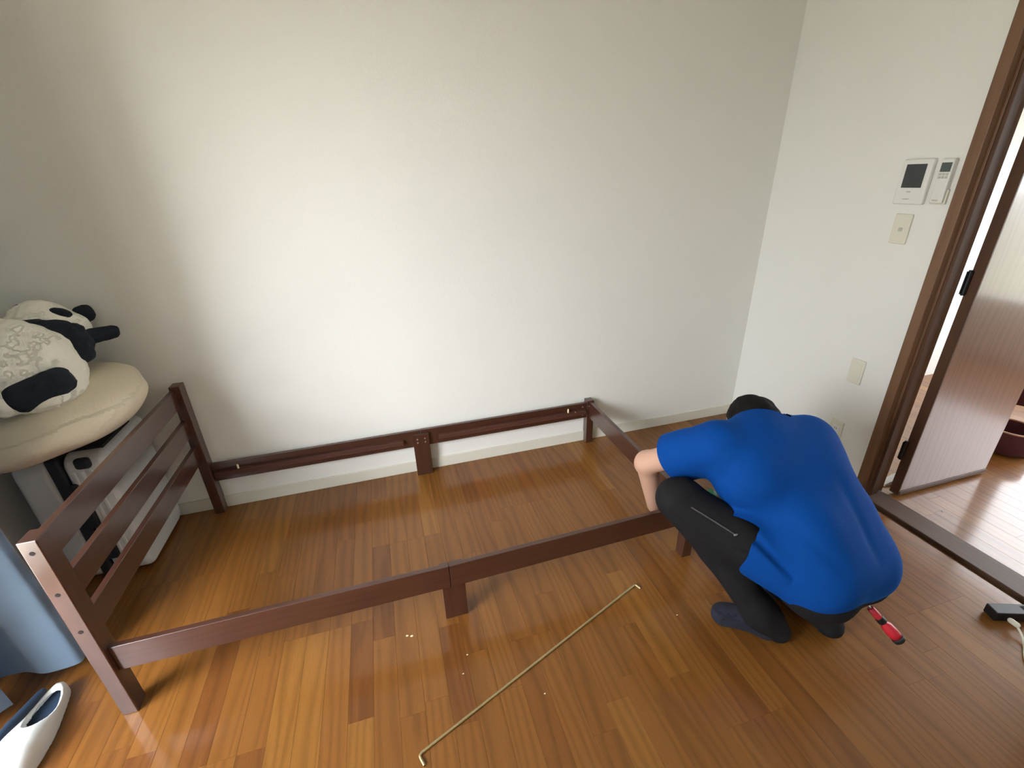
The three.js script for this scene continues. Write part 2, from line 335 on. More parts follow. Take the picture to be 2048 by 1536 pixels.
const smin = (a, b, k) => { const h = Math.max(k - Math.abs(a - b), 0) / k; return Math.min(a, b) - h * h * k * 0.25; };
const join = (k, ...fs) => (x, y, z) => { let d = fs[0](x, y, z); for (let i = 1; i < fs.length; i++) d = smin(d, fs[i](x, y, z), k); return d; };
const cut = (f, g) => (x, y, z) => Math.max(f(x, y, z), -g(x, y, z));
function nets(f, lo, hi, h, clip) { // clip(x,y,z) > 0 is kept, cut cleanly through the triangles
  const n = [0, 1, 2].map((k) => Math.ceil((hi[k] - lo[k]) / h) + 1), sx = 1, sy = n[0], sz = n[0] * n[1];
  const F = new Float32Array(n[0] * n[1] * n[2]);
  for (let k = 0, i = 0; k < n[2]; k++) for (let j = 0; j < n[1]; j++) for (let q = 0; q < n[0]; q++, i++) F[i] = f(lo[0] + q * h, lo[1] + j * h, lo[2] + k * h);
  const id = new Int32Array(F.length).fill(-1), P = [];
  const corner = [0, sx, sy, sx + sy, sz, sz + sx, sz + sy, sz + sx + sy];
  const edges = [[0, 1], [2, 3], [4, 5], [6, 7], [0, 2], [1, 3], [4, 6], [5, 7], [0, 4], [1, 5], [2, 6], [3, 7]];
  for (let k = 0; k < n[2] - 1; k++) for (let j = 0; j < n[1] - 1; j++) for (let q = 0; q < n[0] - 1; q++) {
    const i = q + j * sy + k * sz; let m = 0; for (let c = 0; c < 8; c++) if (F[i + corner[c]] < 0) m |= 1 << c;
    if (m === 0 || m === 255) continue;
    let x = 0, y = 0, z = 0, cnt = 0;
    for (const [a, b] of edges) { const fa = F[i + corner[a]], fb = F[i + corner[b]]; if ((fa < 0) === (fb < 0)) continue;
      const t = fa / (fa - fb); x += (a & 1) + t * ((b & 1) - (a & 1)); y += ((a >> 1) & 1) + t * (((b >> 1) & 1) - ((a >> 1) & 1)); z += (a >> 2) + t * ((b >> 2) - (a >> 2)); cnt++; }
    id[i] = P.length / 3; P.push(lo[0] + (q + x / cnt) * h, lo[1] + (j + y / cnt) * h, lo[2] + (k + z / cnt) * h);
  }
  let T = [];
  const quad = (a, b, c, d, flip) => { if (a < 0 || b < 0 || c < 0 || d < 0) return; flip ? T.push(a, c, b, b, c, d) : T.push(a, b, c, b, d, c); };
  for (let k = 1; k < n[2] - 1; k++) for (let j = 1; j < n[1] - 1; j++) for (let q = 1; q < n[0] - 1; q++) {
    const i = q + j * sy + k * sz, s = F[i] < 0;
    if (s !== F[i + sx] < 0) quad(id[i - sy - sz], id[i - sz], id[i - sy], id[i], !s);
    if (s !== F[i + sy] < 0) quad(id[i - sx - sz], id[i - sz], id[i - sx], id[i], s);
    if (s !== F[i + sz] < 0) quad(id[i - sx - sy], id[i - sy], id[i - sx], id[i], !s);
  }
  for (let r = 0; r < 2; r++) for (let v = 0; v < P.length; v += 3) { // settle on the surface
    const d = f(P[v], P[v + 1], P[v + 2]), e = h * 0.4, gx = f(P[v] + e, P[v + 1], P[v + 2]) - f(P[v] - e, P[v + 1], P[v + 2]), gy = f(P[v], P[v + 1] + e, P[v + 2]) - f(P[v], P[v + 1] - e, P[v + 2]), gz = f(P[v], P[v + 1], P[v + 2] + e) - f(P[v], P[v + 1], P[v + 2] - e), l = Math.hypot(gx, gy, gz) || 1, w = clampf(d / (l / (2 * e)), -h * 0.5, h * 0.5) * 0.9;
    P[v] -= (gx / l) * w; P[v + 1] -= (gy / l) * w; P[v + 2] -= (gz / l) * w;
  }
  if (clip) {
    const c = []; for (let v = 0; v < P.length; v += 3) c.push(clip(P[v], P[v + 1], P[v + 2]));
    const made = new Map(), mid = (a, b) => { const key = a < b ? a * 1e7 + b : b * 1e7 + a; if (!made.has(key)) { const t = c[a] / (c[a] - c[b]); made.set(key, P.length / 3); for (let q = 0; q < 3; q++) P.push(P[3 * a + q] + t * (P[3 * b + q] - P[3 * a + q])); } return made.get(key); };
    const O = [];
    for (let t = 0; t < T.length; t += 3) { const v = [T[t], T[t + 1], T[t + 2]], poly = [];
      for (let q = 0; q < 3; q++) { const a = v[q], b = v[(q + 1) % 3]; if (c[a] >= 0) poly.push(a); if ((c[a] >= 0) !== (c[b] >= 0)) poly.push(mid(a, b)); }
      for (let q = 1; q + 1 < poly.length; q++) O.push(poly[0], poly[q], poly[q + 1]); }
    T = O;
  }
  const N = [], e = h * 0.5;
  for (let v = 0; v < P.length; v += 3) { const gx = f(P[v] + e, P[v + 1], P[v + 2]) - f(P[v] - e, P[v + 1], P[v + 2]), gy = f(P[v], P[v + 1] + e, P[v + 2]) - f(P[v], P[v + 1] - e, P[v + 2]), gz = f(P[v], P[v + 1], P[v + 2] + e) - f(P[v], P[v + 1], P[v + 2] - e), l = Math.hypot(gx, gy, gz) || 1; N.push(gx / l, gy / l, gz / l); }
  const g = new THREE.BufferGeometry();
  g.setAttribute('position', new THREE.Float32BufferAttribute(P, 3)); g.setAttribute('normal', new THREE.Float32BufferAttribute(N, 3)); g.setIndex(T);
  return uvBox(g, 'y');
}
// gentle uneven offset of a field
const bumpy = (f, amp, freq) => (x, y, z) => f(x, y, z) + amp * (noise(x * freq + 9, y * freq + z * freq * 0.7 + 9, 1024, 1024, 61) + noise(z * freq + 9, y * freq - x * freq * 0.6 + 99, 1024, 1024, 62) - 1);

// ---------------------------------------------------------------- suitcase behind the headboard
const Mshell = phy({ color: new THREE.Color(0.62, 0.63, 0.6), roughness: 0.45, clearcoat: 0.2, clearcoatRoughness: 0.3 });
const Mband = std({ color: new THREE.Color(0.012, 0.016, 0.022), roughness: 0.6 });
{
  const t = thing('suitcase', 'pale ribbed hard-shell suitcase with a dark frame band, upright behind the headboard', 'suitcase', [0, 0, 0]);
  const y0 = 0.014, y1 = 0.585, z0 = 0.02, z1 = 0.38, r = 0.05;
  const shell = (xa, xb) => { // rounded slab whose outer side face is softened, ribbed round the edge
    const s = new THREE.Shape(), q = [z0, y0, z1, y1];
    s.moveTo(q[0] + r, q[1]); s.lineTo(q[2] - r, q[1]); s.absarc(q[2] - r, q[1] + r, r, -Math.PI / 2, 0); s.lineTo(q[2], q[3] - r); s.absarc(q[2] - r, q[3] - r, r, 0, Math.PI / 2); s.lineTo(q[0] + r, q[3]); s.absarc(q[0] + r, q[3] - r, r, Math.PI / 2, Math.PI); s.lineTo(q[0], q[1] + r); s.absarc(q[0] + r, q[1] + r, r, Math.PI, Math.PI * 1.5);
    const g = new THREE.ExtrudeGeometry(s, { depth: xb - xa - 0.04, bevelEnabled: true, bevelThickness: 0.02, bevelSize: 0.02, bevelOffset: -0.02, bevelSegments: 5, curveSegments: 10 });
    g.rotateY(-Math.PI / 2); // (z, y) plane: shape x -> z
    g.translate(xb - 0.02, 0, 0);
    return g;
  };
  part('shell', shell(-0.475, -0.362), Mshell, t); part('shell', shell(-0.318, -0.188), Mshell, t);
  for (let k = 0; k < 3; k++) { // flutes standing proud round the right-hand shell
    const x = -0.3 + k * 0.028;
    part('rib', box(x, y0 + 0.06, z1 - 0.008, x + 0.016, y1 - 0.06, z1 + 0.004, 0.0055), Mshell, t);
  }
  part('frame_band', box(-0.363, y0 - 0.002, z0 + 0.004, -0.317, y1 + 0.004, z1 + 0.004, 0.012), Mband, t, 'dark frame band');
  part('handle_mount', box(-0.272, 0.535, z1 - 0.01, -0.222, 0.58, z1 + 0.018, 0.016), Mband, t);
  part('latch', box(-0.318, 0.42, z1 - 0.006, -0.29, 0.475, z1 + 0.012, 0.008), Mband, t, 'dark latch');
  part('latch', box(-0.345, 0.27, z1 - 0.004, -0.282, 0.38, z1 + 0.014, 0.009), Mband, t, 'dark latch');
  part('latch', box(-0.345, 0.11, z1 - 0.004, -0.27, 0.22, z1 + 0.014, 0.009), Mband, t, 'dark latch');
  const rv = new THREE.CylinderGeometry(0.006, 0.006, 0.004, 14); rv.rotateX(Math.PI / 2); rv.translate(-0.332, 0.405, z1 + 0.006); part('rivet', rv, M.screw, t);
  part('handle_plate', box(-0.316, y1 - 0.004, 0.11, -0.196, y1 + 0.008, 0.33, 0.005), Mband, t, 'dark top plate');
  part('top_handle', tube([[-0.29, y1 - 0.004, 0.12], [-0.29, y1 + 0.014, 0.14], [-0.29, y1 + 0.016, 0.2], [-0.29, y1 + 0.014, 0.26], [-0.29, y1 - 0.004, 0.28]], 0.009, 30, 8), Mband, t);
  for (const [x, z] of [[-0.44, 0.07], [-0.24, 0.07], [-0.44, 0.32], [-0.24, 0.32]]) { const c = new THREE.CylinderGeometry(0.022, 0.022, 0.02, 20); c.rotateZ(Math.PI / 2); c.translate(x, 0.023, z); part('wheel', c, Mband, t); }
}
// ---------------------------------------------------------------- cushion on the suitcase
{
  const t = thing('floor_cushion', 'big oval beige fleece cushion lying tilted on the suitcase', 'cushion');
  const f = bumpy(ell([-0.335, 0.735, 0.285], [0.31, 0.112, 0.275], [0.2, 0, 0.1]), 0.01, 9);
  part('cushion_body', nets(f, [-0.6, 0.54, 0.005], [0.02, 0.92, 0.62], 0.012), std({ color: new THREE.Color(0.66, 0.58, 0.44), roughness: 1, bumpMap: fur, bumpScale: 0.0005 }), t);
}
// ---------------------------------------------------------------- plush panda on the cushion
{
  const white = std({ color: new THREE.Color(0.86, 0.84, 0.73), roughness: 1, bumpMap: fur, bumpScale: 0.0008 }), black = std({ color: new THREE.Color(0.010, 0.015, 0.024), roughness: 1, bumpMap: fur, bumpScale: 0.001 });
  const t = thing('plush_panda', 'black and white plush panda lying on its back on the beige cushion', 'plush toy');
  const fz = (f) => bumpy(f, 0.006, 55);
  part('body', nets(fz(join(0.05, ell([-0.365, 0.94, 0.30], [0.178, 0.142, 0.175], [0.25, 0, -0.1]), ell([-0.24, 0.862, 0.315], [0.078, 0.066, 0.10], [0.2, 0, 0]), ell([-0.262, 0.832, 0.385], [0.092, 0.05, 0.075]))), [-0.6, 0.74, 0.08], [-0.12, 1.14, 0.54], 0.008), white, t, 'white belly');
  part('shoulder_band', nets(fz(join(0.04, ell([-0.335, 0.965, 0.205], [0.165, 0.112, 0.075], [0.5, 0.35, -0.2]), cap([-0.22, 0.95, 0.19], [-0.192, 0.925, 0.215], 0.04, 0.035))), [-0.56, 0.8, 0.06], [-0.1, 1.14, 0.36], 0.008), black, t, 'black shoulder band');
  part('arm', nets(fz(cap([-0.215, 0.965, 0.16], [-0.138, 0.968, 0.10], 0.034, 0.026)), [-0.29, 0.89, 0.03], [-0.07, 1.04, 0.24], 0.007), black, t, 'short black arm');
  const head = part('head', nets(fz(join(0.04, ell([-0.315, 1.0, 0.13], [0.128, 0.098, 0.105], [0.1, 0, -0.25]), ell([-0.335, 1.075, 0.115], [0.05, 0.035, 0.045]))), [-0.5, 0.86, 0.006], [-0.14, 1.16, 0.28], 0.007), white, t, 'white head');
  part('ear', nets(fz(ell([-0.228, 1.036, 0.05], [0.036, 0.036, 0.024], [0, 0, -0.5])), [-0.29, 0.98, 0.006], [-0.16, 1.11, 0.1], 0.005), black, head, 'black ear');
  part('ear', nets(fz(ell([-0.42, 1.06, 0.05], [0.034, 0.034, 0.022])), [-0.48, 1.0, 0.006], [-0.36, 1.12, 0.1], 0.005), black, head, 'black ear');
  part('eye_patch', nets(fz(ell([-0.252, 1.064, 0.145], [0.038, 0.02, 0.024], [0, 0, -0.4])), [-0.32, 1.01, 0.09], [-0.18, 1.12, 0.2], 0.004), black, head, 'black eye patch');
  part('eye_patch', nets(fz(ell([-0.405, 1.065, 0.12], [0.03, 0.014, 0.022], [0, 0, 0.42])), [-0.46, 1.02, 0.08], [-0.35, 1.11, 0.17], 0.004), black, head, 'black eye patch');
  part('leg', nets(fz(join(0.03, cap([-0.278, 0.862, 0.437], [-0.2, 0.884, 0.395], 0.053, 0.05))), [-0.39, 0.77, 0.28], [-0.12, 0.97, 0.51], 0.006), black, t, 'black stubby leg');
  part('foot', nets(fz(ell([-0.325, 0.85, 0.455], [0.055, 0.045, 0.04])), [-0.4, 0.77, 0.38], [-0.24, 0.93, 0.53], 0.007), white, t, 'white foot');
}
// ---------------------------------------------------------------- gathered curtain at the window's far end
{
  const cloth = phy({ color: new THREE.Color(0.24, 0.36, 0.50), roughness: 0.95, transmission: 0.35, thickness: 0, bumpMap: weave, bumpScale: 0.0005 });  // bluish cast of the lens flare is put into the cloth colour
  const t = thing('curtain', 'curtain coloured blue-grey after the lens flare, gathered at the left window edge beside the headboard', 'curtain');
  const path = [[-0.585, 0.66], [-0.42, 0.68], [-0.27, 0.735], [-0.245, 0.80], [-0.31, 0.835], [-0.40, 0.805], [-0.47, 0.83], [-0.42, 0.885], [-0.36, 0.92], [-0.40, 0.965], [-0.49, 0.95], [-0.53, 0.99], [-0.49, 1.05], [-0.55, 1.09], [-0.585, 1.07]].map((p) => V(p[0], 0, p[1]));
  const c = new THREE.CatmullRomCurve3(path), NU = 140, NV = 40, pos = [], idx = [];
  for (let j = 0; j <= NV; j++) for (let i = 0; i <= NU; i++) {
    const u = i / NU, v = j / NV, p = c.getPoint(u), hem = 0.045 + 0.012 * Math.sin(u * 21), y = hem + v * (2.07 - hem);
    const gather = 1 - 0.25 * v, wob = 0.008 * Math.sin(u * 40 + v * 5);
    pos.push(-0.585 + (p.x + 0.585) * gather + wob * (1 - v), y, p.z + wob);
  }
  for (let j = 0; j < NV; j++) for (let i = 0; i < NU; i++) { const a = j * (NU + 1) + i, b = a + 1, d = a + NU + 1, e = d + 1; idx.push(a, b, d, b, e, d); }
  const g = new THREE.BufferGeometry(); g.setAttribute('position', new THREE.Float32BufferAttribute(pos, 3)); g.setIndex(idx); g.computeVertexNormals(); uvBox(g, 'y');
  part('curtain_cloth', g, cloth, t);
  const r = thing('curtain_rail', 'white rail above the balcony window that carries the curtain', 'curtain rail');
  part('rail_bar', box(XL + 0.01, 2.07, 0.6, XL + 0.07, 2.1, 2.95, 0.005, 'z'), M.white, r);
  part('rail_bracket', box(XL, 2.08, 0.7, XL + 0.02, 2.12, 0.74, 0.002), M.white, r);
  part('rail_bracket', box(XL, 2.08, 2.8, XL + 0.02, 2.12, 2.84, 0.002), M.white, r);
}
// ---------------------------------------------------------------- clog
{
  const t = thing('clog_shoe', 'white clog with a dark heel strap lying on the floor by the window curtain', 'shoe', [-0.262, 0, 1.03]);
  const w = phy({ color: new THREE.Color(0.74, 0.76, 0.74), roughness: 0.5 }), navy = std({ color: new THREE.Color(0.012, 0.03, 0.06), roughness: 0.6 });
  const foot = (x, z, k = 0) => { // plan outline half-width by z: heel at -0.16, toe at 0.17
    const s = clampf((z + 0.16) / 0.33, 0, 1), hw = (0.034 + 0.026 * ss(0.05, 0.6, s)) * Math.sqrt(Math.max(0.02, 1 - Math.pow(Math.abs(s * 2 - 1), 4.5))); return Math.abs(x + 0.012 * s) - hw - k; };
  const top = (z) => 0.05 + 0.028 * ss(-0.06, 0.04, z) - 0.045 * ss(0.06, 0.18, z);
  const outer = (x, y, z) => { const a = foot(x, z), b = Math.abs(z - 0.005) - 0.165, c = y - top(z) + 4 * x * x * ss(-0.05, 0.03, z), d = 0.001 - y; let m = Math.max(a, b); m = -smin(-m, -c, 0.03); return Math.max(m, d) ; };
  const inner = (x, y, z) => Math.max(foot(x, z, 0) + 0.011, Math.abs(z - 0.005) - 0.15, 0.02 - y, y - top(z) + 0.014 + 4 * x * x * ss(-0.05, 0.03, z));
  const mouth = ell([0.004, 0.085, -0.085], [0.044, 0.06, 0.086], [0.25, 0, 0]);
  const f = (x, y, z) => Math.max(outer(x, y, z), -inner(x, y, z), -mouth(x, y, z));
  part('upper', nets(f, [-0.09, -0.004, -0.18], [0.09, 0.1, 0.19], 0.0042), w, t);
  part('insole', nets((x, y, z) => Math.max(foot(x, z, 0) + 0.0105, Math.abs(z - 0.005) - 0.15, 0.0195 - y, y - 0.024), [-0.09, 0.01, -0.18], [0.09, 0.035, 0.19], 0.0042), navy, t, 'dark insole');
  const strapSeg = [cap([-0.058, 0.064, 0.045], [-0.053, 0.054, -0.03], 0.016, 0.015), cap([-0.053, 0.054, -0.03], [-0.03, 0.05, -0.125], 0.015, 0.011)];
  const s = part('heel_strap', nets((x, y, z) => { let d = 1; for (const q of strapSeg) d = smin(d, q(x, y, z), 0.004); return d; }, [-0.11, 0.0, -0.16], [-0.02, 0.1, 0.07], 0.004), navy, t, 'dark navy heel strap');
  const rv = new THREE.CylinderGeometry(0.006, 0.006, 0.004, 14); rv.rotateZ(0.4); rv.translate(-0.063, 0.0805, 0.04); part('rivet', rv, M.white, s, 'pale round rivet');
}
// ---------------------------------------------------------------- the person
{
  const t = thing('person', 'person in a bright blue T-shirt squatting with back turned at the foot of the bed', 'person');
  const skin = phy({ color: new THREE.Color(0.55, 0.33, 0.23), roughness: 0.55 });
  const blue = phy({ color: new THREE.Color(0.001, 0.052, 0.26), roughness: 0.85, specularIntensity: 0.25, sheen: 0.8, sheenRoughness: 0.45, sheenColor: new THREE.Color(0.0, 0.22, 0.62), bumpMap: weave, bumpScale: 0.0004 });
  const blk = phy({ color: new THREE.Color(0.011, 0.0105, 0.0115), roughness: 0.8, specularIntensity: 0.35, bumpMap: weave, bumpScale: 0.0006 });
  const sockM = std({ color: new THREE.Color(0.009, 0.011, 0.022), roughness: 0.95, bumpMap: fur, bumpScale: 0.001 });
  const hairM = phy({ color: new THREE.Color(0.009, 0.007, 0.006), roughness: 0.7, specularIntensity: 0.3 });
  const J = { aL: [1.99, 0.085, 1.37], kL: [1.785, 0.45, 1.135], hL: [2.1, 0.27, 1.46], hR: [2.28, 0.27, 1.42], kR: [2.17, 0.47, 1.1], aR: [2.21, 0.085, 1.38], sL: [1.89, 0.63, 1.11], sR: [2.25, 0.61, 1.16], eL: [1.795, 0.452, 0.912], wL: [1.873, 0.2, 0.88], eR: [2.3, 0.43, 0.95], wR: [2.24, 0.3, 0.98], nk: [2.07, 0.66, 1.12], hd: [2.172, 0.6, 1.0] };
  // body under the clothes: one field, head, hands and feet included
  const headE = [-1.2, 0.15, 0.1];
  const torso = join(0.06, cap([2.12, 0.285, 1.44], [2.24, 0.285, 1.42], 0.1), cap([2.1, 0.4, 1.34], [2.23, 0.39, 1.31], 0.105), cap([2.0, 0.54, 1.2], [2.19, 0.53, 1.22], 0.105), cap([1.92, 0.615, 1.115], J.sR, 0.05));
  const headF = join(0.03, ell(J.hd, [0.072, 0.105, 0.09], headE), ell([2.167, 0.545, 0.97], [0.05, 0.055, 0.05]), ell([2.16, 0.517, 0.94], [0.014, 0.02, 0.016]), cap(J.nk, [2.14, 0.62, 1.04], 0.053, 0.05));
  const ears = join(0.008, ell([2.101, 0.575, 0.995], [0.01, 0.022, 0.03]), ell([2.243, 0.575, 0.995], [0.01, 0.022, 0.03]));
  const legs = join(0.03, cap(J.hL, J.kL, 0.07, 0.05), cap(J.kL, J.aL, 0.048, 0.036), cap(J.hR, J.kR, 0.07, 0.05), cap(J.kR, J.aR, 0.055, 0.036), cap(J.aL, [1.905, 0.035, 1.30], 0.036, 0.028), cap(J.aR, [2.16, 0.035, 1.24], 0.036, 0.028));
  const armL = join(0.02, cap([1.895, 0.61, 1.1], J.eL, 0.05, 0.043), cap(J.eL, J.wL, 0.044, 0.029), ell([1.785, 0.437, 0.9], [0.026, 0.026, 0.026])), armR = join(0.02, cap(J.sR, J.eR, 0.052, 0.041), cap(J.eR, J.wR, 0.042, 0.028));
  function hand(w, dir, side, up) { // palm and five bent fingers closing round what is held
    const D = V(...dir).normalize(), S = V(...side).normalize(), U = V(...up).normalize(), at = (a, b, c) => V(...w).addScaledVector(D, a).addScaledVector(S, b).addScaledVector(U, c).toArray();
    const fs = [cap(w, at(0.03, 0, 0), 0.027, 0.026), cap(at(0.035, -0.025, 0), at(0.075, -0.028, 0), 0.016, 0.014), cap(at(0.035, 0.025, 0), at(0.075, 0.025, 0), 0.016, 0.014), cap(at(0.035, 0, 0), at(0.078, 0, 0), 0.017, 0.015)];
    const palm = join(0.02, ...fs), fingers = [];
    [[-0.03, 0.03], [-0.01, 0.036], [0.01, 0.034], [0.029, 0.026]].forEach(([o, l]) => { const a = at(0.078, o, 0), b = at(0.078 + l, o, -0.012), c = at(0.078 + l * 0.85, o, -0.012 - l), d = at(0.07, o, -0.016 - l); fingers.push(join(0.006, cap(a, b, 0.0095, 0.009), cap(b, c, 0.009, 0.0085), cap(c, d, 0.0085, 0.008))); });
    fingers.push(join(0.006, cap(at(0.025, -0.03, -0.006), at(0.055, -0.05, -0.02), 0.012, 0.01), cap(at(0.055, -0.05, -0.02), at(0.075, -0.035, -0.04), 0.01, 0.009)));
    return (x, y, z) => { let d = palm(x, y, z), m = 1; for (const q of fingers) m = Math.min(m, q(x, y, z)); return smin(d, m, 0.006); };
  }
  const handL = hand(J.wL, [0.5, -0.85, 0.1], [0.05, -0.05, -1], [-0.85, -0.5, 0]), handR = hand(J.wR, [-0.8, -0.45, 0.1], [0.2, -0.3, -0.9], [0.4, -0.9, 0.2]);
  const whole = join(0.03, torso, headF, legs, armL, armR);
  const bodyF = (x, y, z) => smin(whole(x, y, z), ears(x, y, z), 0.006);
  const near = (q, r) => (x, y, z) => r - Math.hypot(x - q[0], y - q[1], z - q[2]);
  const bodyParts = [nets(bodyF, [1.68, 0.0, 0.83], [2.46, 0.88, 1.64], 0.0115)];
  for (const [h, w] of [[handL, J.wL], [handR, J.wR]]) bodyParts.push(nets(h, w.map((q) => q - 0.15), w.map((q) => q + 0.15), 0.0042));
  part('body', mergeGeometries(bodyParts), skin, t, 'bare left forearm and elbow');
  // hair: shell over crown and back of the head
  const hairF = bumpy(join(0.01, ell([2.174, 0.608, 1.005], [0.08, 0.11, 0.097], headE)), 0.004, 50);
  const crown = (x, y, z) => (y - 0.575) + 0.5 * (z - 0.985);
  part('hair', nets(hairF, [2.0, 0.5, 0.82], [2.28, 0.86, 1.18], 0.006, crown), hairM, t, 'short black hair');
  // T-shirt
  const torsoOnly = join(0.08, cap([2.1, 0.31, 1.425], [2.265, 0.295, 1.41], 0.127), cap([2.095, 0.42, 1.345], [2.24, 0.41, 1.315], 0.126), cap([2.0, 0.545, 1.2], [2.20, 0.535, 1.22], 0.126), cap([1.93, 0.63, 1.12], [2.24, 0.61, 1.165], 0.078), cap([2.07, 0.65, 1.13], [2.1, 0.68, 1.085], 0.066, 0.06));
  const lobe = cap([2.09, 0.285, 1.44], [1.93, 0.37, 1.29], 0.106, 0.098), shirtTorso = (x, y, z) => smin(torsoOnly(x, y, z), lobe(x, y, z), 0.03);
  const sleeveL = join(0.03, cap([1.91, 0.628, 1.12], [1.80, 0.475, 0.93], 0.078, 0.085), cap([1.93, 0.6, 1.12], [1.85, 0.47, 0.99], 0.06, 0.068)), sleeveR = cap([2.25, 0.605, 1.16], [2.31, 0.45, 0.97], 0.078, 0.085);
  const crease = (a, b, w, d) => { const dx = b[0] - a[0], dy = b[1] - a[1], dz = b[2] - a[2], L = dx * dx + dy * dy + dz * dz; return (x, y, z) => { const px = x - a[0], py = y - a[1], pz = z - a[2], t = clampf((px * dx + py * dy + pz * dz) / L, 0, 1), q = Math.hypot(px - dx * t, py - dy * t, pz - dz * t) / w; return d * Math.pow(4 * t * (1 - t), 0.6) * Math.exp(-q * q); }; };
  const creases = [crease([1.88, 0.462, 1.315], [1.972, 0.348, 1.465], 0.011, 0.022), crease([1.9, 0.405, 1.35], [1.96, 0.33, 1.45], 0.022, -0.01), crease([1.87, 0.59, 1.21], [2.0, 0.455, 1.43], 0.02, 0.007), crease([1.937, 0.538, 1.309], [2.09, 0.39, 1.53], 0.026, 0.007), crease([2.189, 0.6, 1.33], [2.22, 0.37, 1.52], 0.022, 0.007), crease([2.27, 0.52, 1.33], [2.33, 0.33, 1.48], 0.016, 0.01), crease([1.9, 0.69, 1.15], [1.86, 0.56, 1.15], 0.018, 0.008)];
  const baseShirt = join(0.035, shirtTorso, sleeveL, sleeveR);
  const shirtF = bumpy((x, y, z) => { let d = baseShirt(x, y, z); for (const c of creases) d += c(x, y, z); return d; }, 0.006, 11);
  const hem = (x, y, z) => -0.03 * x + 0.961 * y + 0.243 * z - 0.522 + 0.005 * Math.sin(x * 34);
  const cuff = (a, b, s) => { const L = Math.hypot(b[0] - a[0], b[1] - a[1], b[2] - a[2]), n = a.map((q, i) => (b[i] - q) / L); return (x, y, z) => s * L - ((x - a[0]) * n[0] + (y - a[1]) * n[1] + (z - a[2]) * n[2]); };
  const cL = cuff([1.91, 0.628, 1.12], [1.80, 0.475, 0.93], 0.66), cR = cuff([2.25, 0.605, 1.16], [2.31, 0.45, 0.97], 0.7);
  const collar = (x, y, z) => 0.052 - ((x - 2.07) * 0.45 + (y - 0.65) * 0.45 + (z - 1.13) * -0.77);
  const thighDir = V(...J.kL).sub(V(...J.hL)).normalize();
  const tail = (x, y, z) => 0.21 + 0.55 * ((x - J.hL[0]) * -0.42 + (y - J.hL[1]) * 0.5 + (z - J.hL[2]) * 0.76) + 0.006 * Math.sin(y * 45) - ((x - J.hL[0]) * thighDir.x + (y - J.hL[1]) * thighDir.y + (z - J.hL[2]) * thighDir.z);
  const shirtClip = (x, y, z) => Math.min(hem(x, y, z), Math.max(tail(x, y, z), 0.03 - torsoOnly(x, y, z), y - 0.47), x < 1.98 ? cL(x, y, z) : 1, x > 2.2 && y < 0.62 ? cR(x, y, z) : 1, Math.hypot(x - 2.1, y - 0.69, z - 1.085) < 0.1 ? collar(x, y, z) : 1);
  const shirt = part('shirt', nets(shirtF, [1.7, 0.08, 0.85], [2.5, 0.82, 1.68], 0.0095, shirtClip), blue, t, 'bright blue T-shirt');
  // trousers
  const trouF = bumpy(join(0.04, cap([2.1, 0.268, 1.44], [2.24, 0.268, 1.42], 0.112), cap([2.09, 0.262, 1.455], J.kL, 0.092, 0.064), cap(J.kL, [1.985, 0.1, 1.365], 0.064, 0.056), cap([1.985, 0.1, 1.365], [2.035, 0.035, 1.41], 0.056, 0.04), cap(J.hR, J.kR, 0.098, 0.07), cap(J.kR, [2.21, 0.1, 1.385], 0.07, 0.056), cap([2.21, 0.1, 1.385], [2.225, 0.03, 1.44], 0.056, 0.04)), 0.007, 14);
  const trou = part('trousers', nets(trouF, [1.64, 0.0, 0.98], [2.46, 0.6, 1.64], 0.01, (x, y, z) => Math.min(0.44 - y + 0.4 * Math.max(0, 2.0 - x) + 0.3 * Math.max(0, 1.35 - z), y - 0.012)), blk, t, 'black trousers');
  const onLeg = (s, lift) => { const a = V(...J.kL).lerp(V(...J.hL), s), up = V(-0.42, 0.5, 0.76).normalize(); let r = 0.02; while (r < 0.2 && trouF(a.x + up.x * r, a.y + up.y * r, a.z + up.z * r) < lift) r += 0.001; return [a.x + up.x * r, a.y + up.y * r, a.z + up.z * r]; };
  const zip = part('zipper', tube([0.06, 0.14, 0.22, 0.3, 0.36].map((s) => onLeg(s, 0)), 0.003, 40, 8), std({ color: 0x4a4646, roughness: 0.5 }), trou, 'grey pocket zipper');
  const zp = onLeg(0.37, 0.002); const zg = new THREE.SphereGeometry(0.004, 12, 8); zg.scale(2, 1, 1); zg.translate(...zp); part('zipper_pull', zg, M.screw, zip);
  // socks
  const sock = (a, toe, heel) => join(0.03, cap(heel, toe, 0.033, 0.034), cap(a, heel, 0.04, 0.034), cap(a, toe, 0.03, 0.03));
  for (const f of [sock([1.985, 0.09, 1.365], [1.905, 0.036, 1.298], [2.01, 0.036, 1.385]), sock([2.21, 0.09, 1.38], [2.165, 0.036, 1.25], [2.22, 0.036, 1.41])])
    part('sock', nets((x, y, z) => Math.max(f(x, y, z), 0.001 - y), [1.8, -0.01, 1.15], [2.32, 0.16, 1.5], 0.008), sockM, t, 'dark navy sock');
}
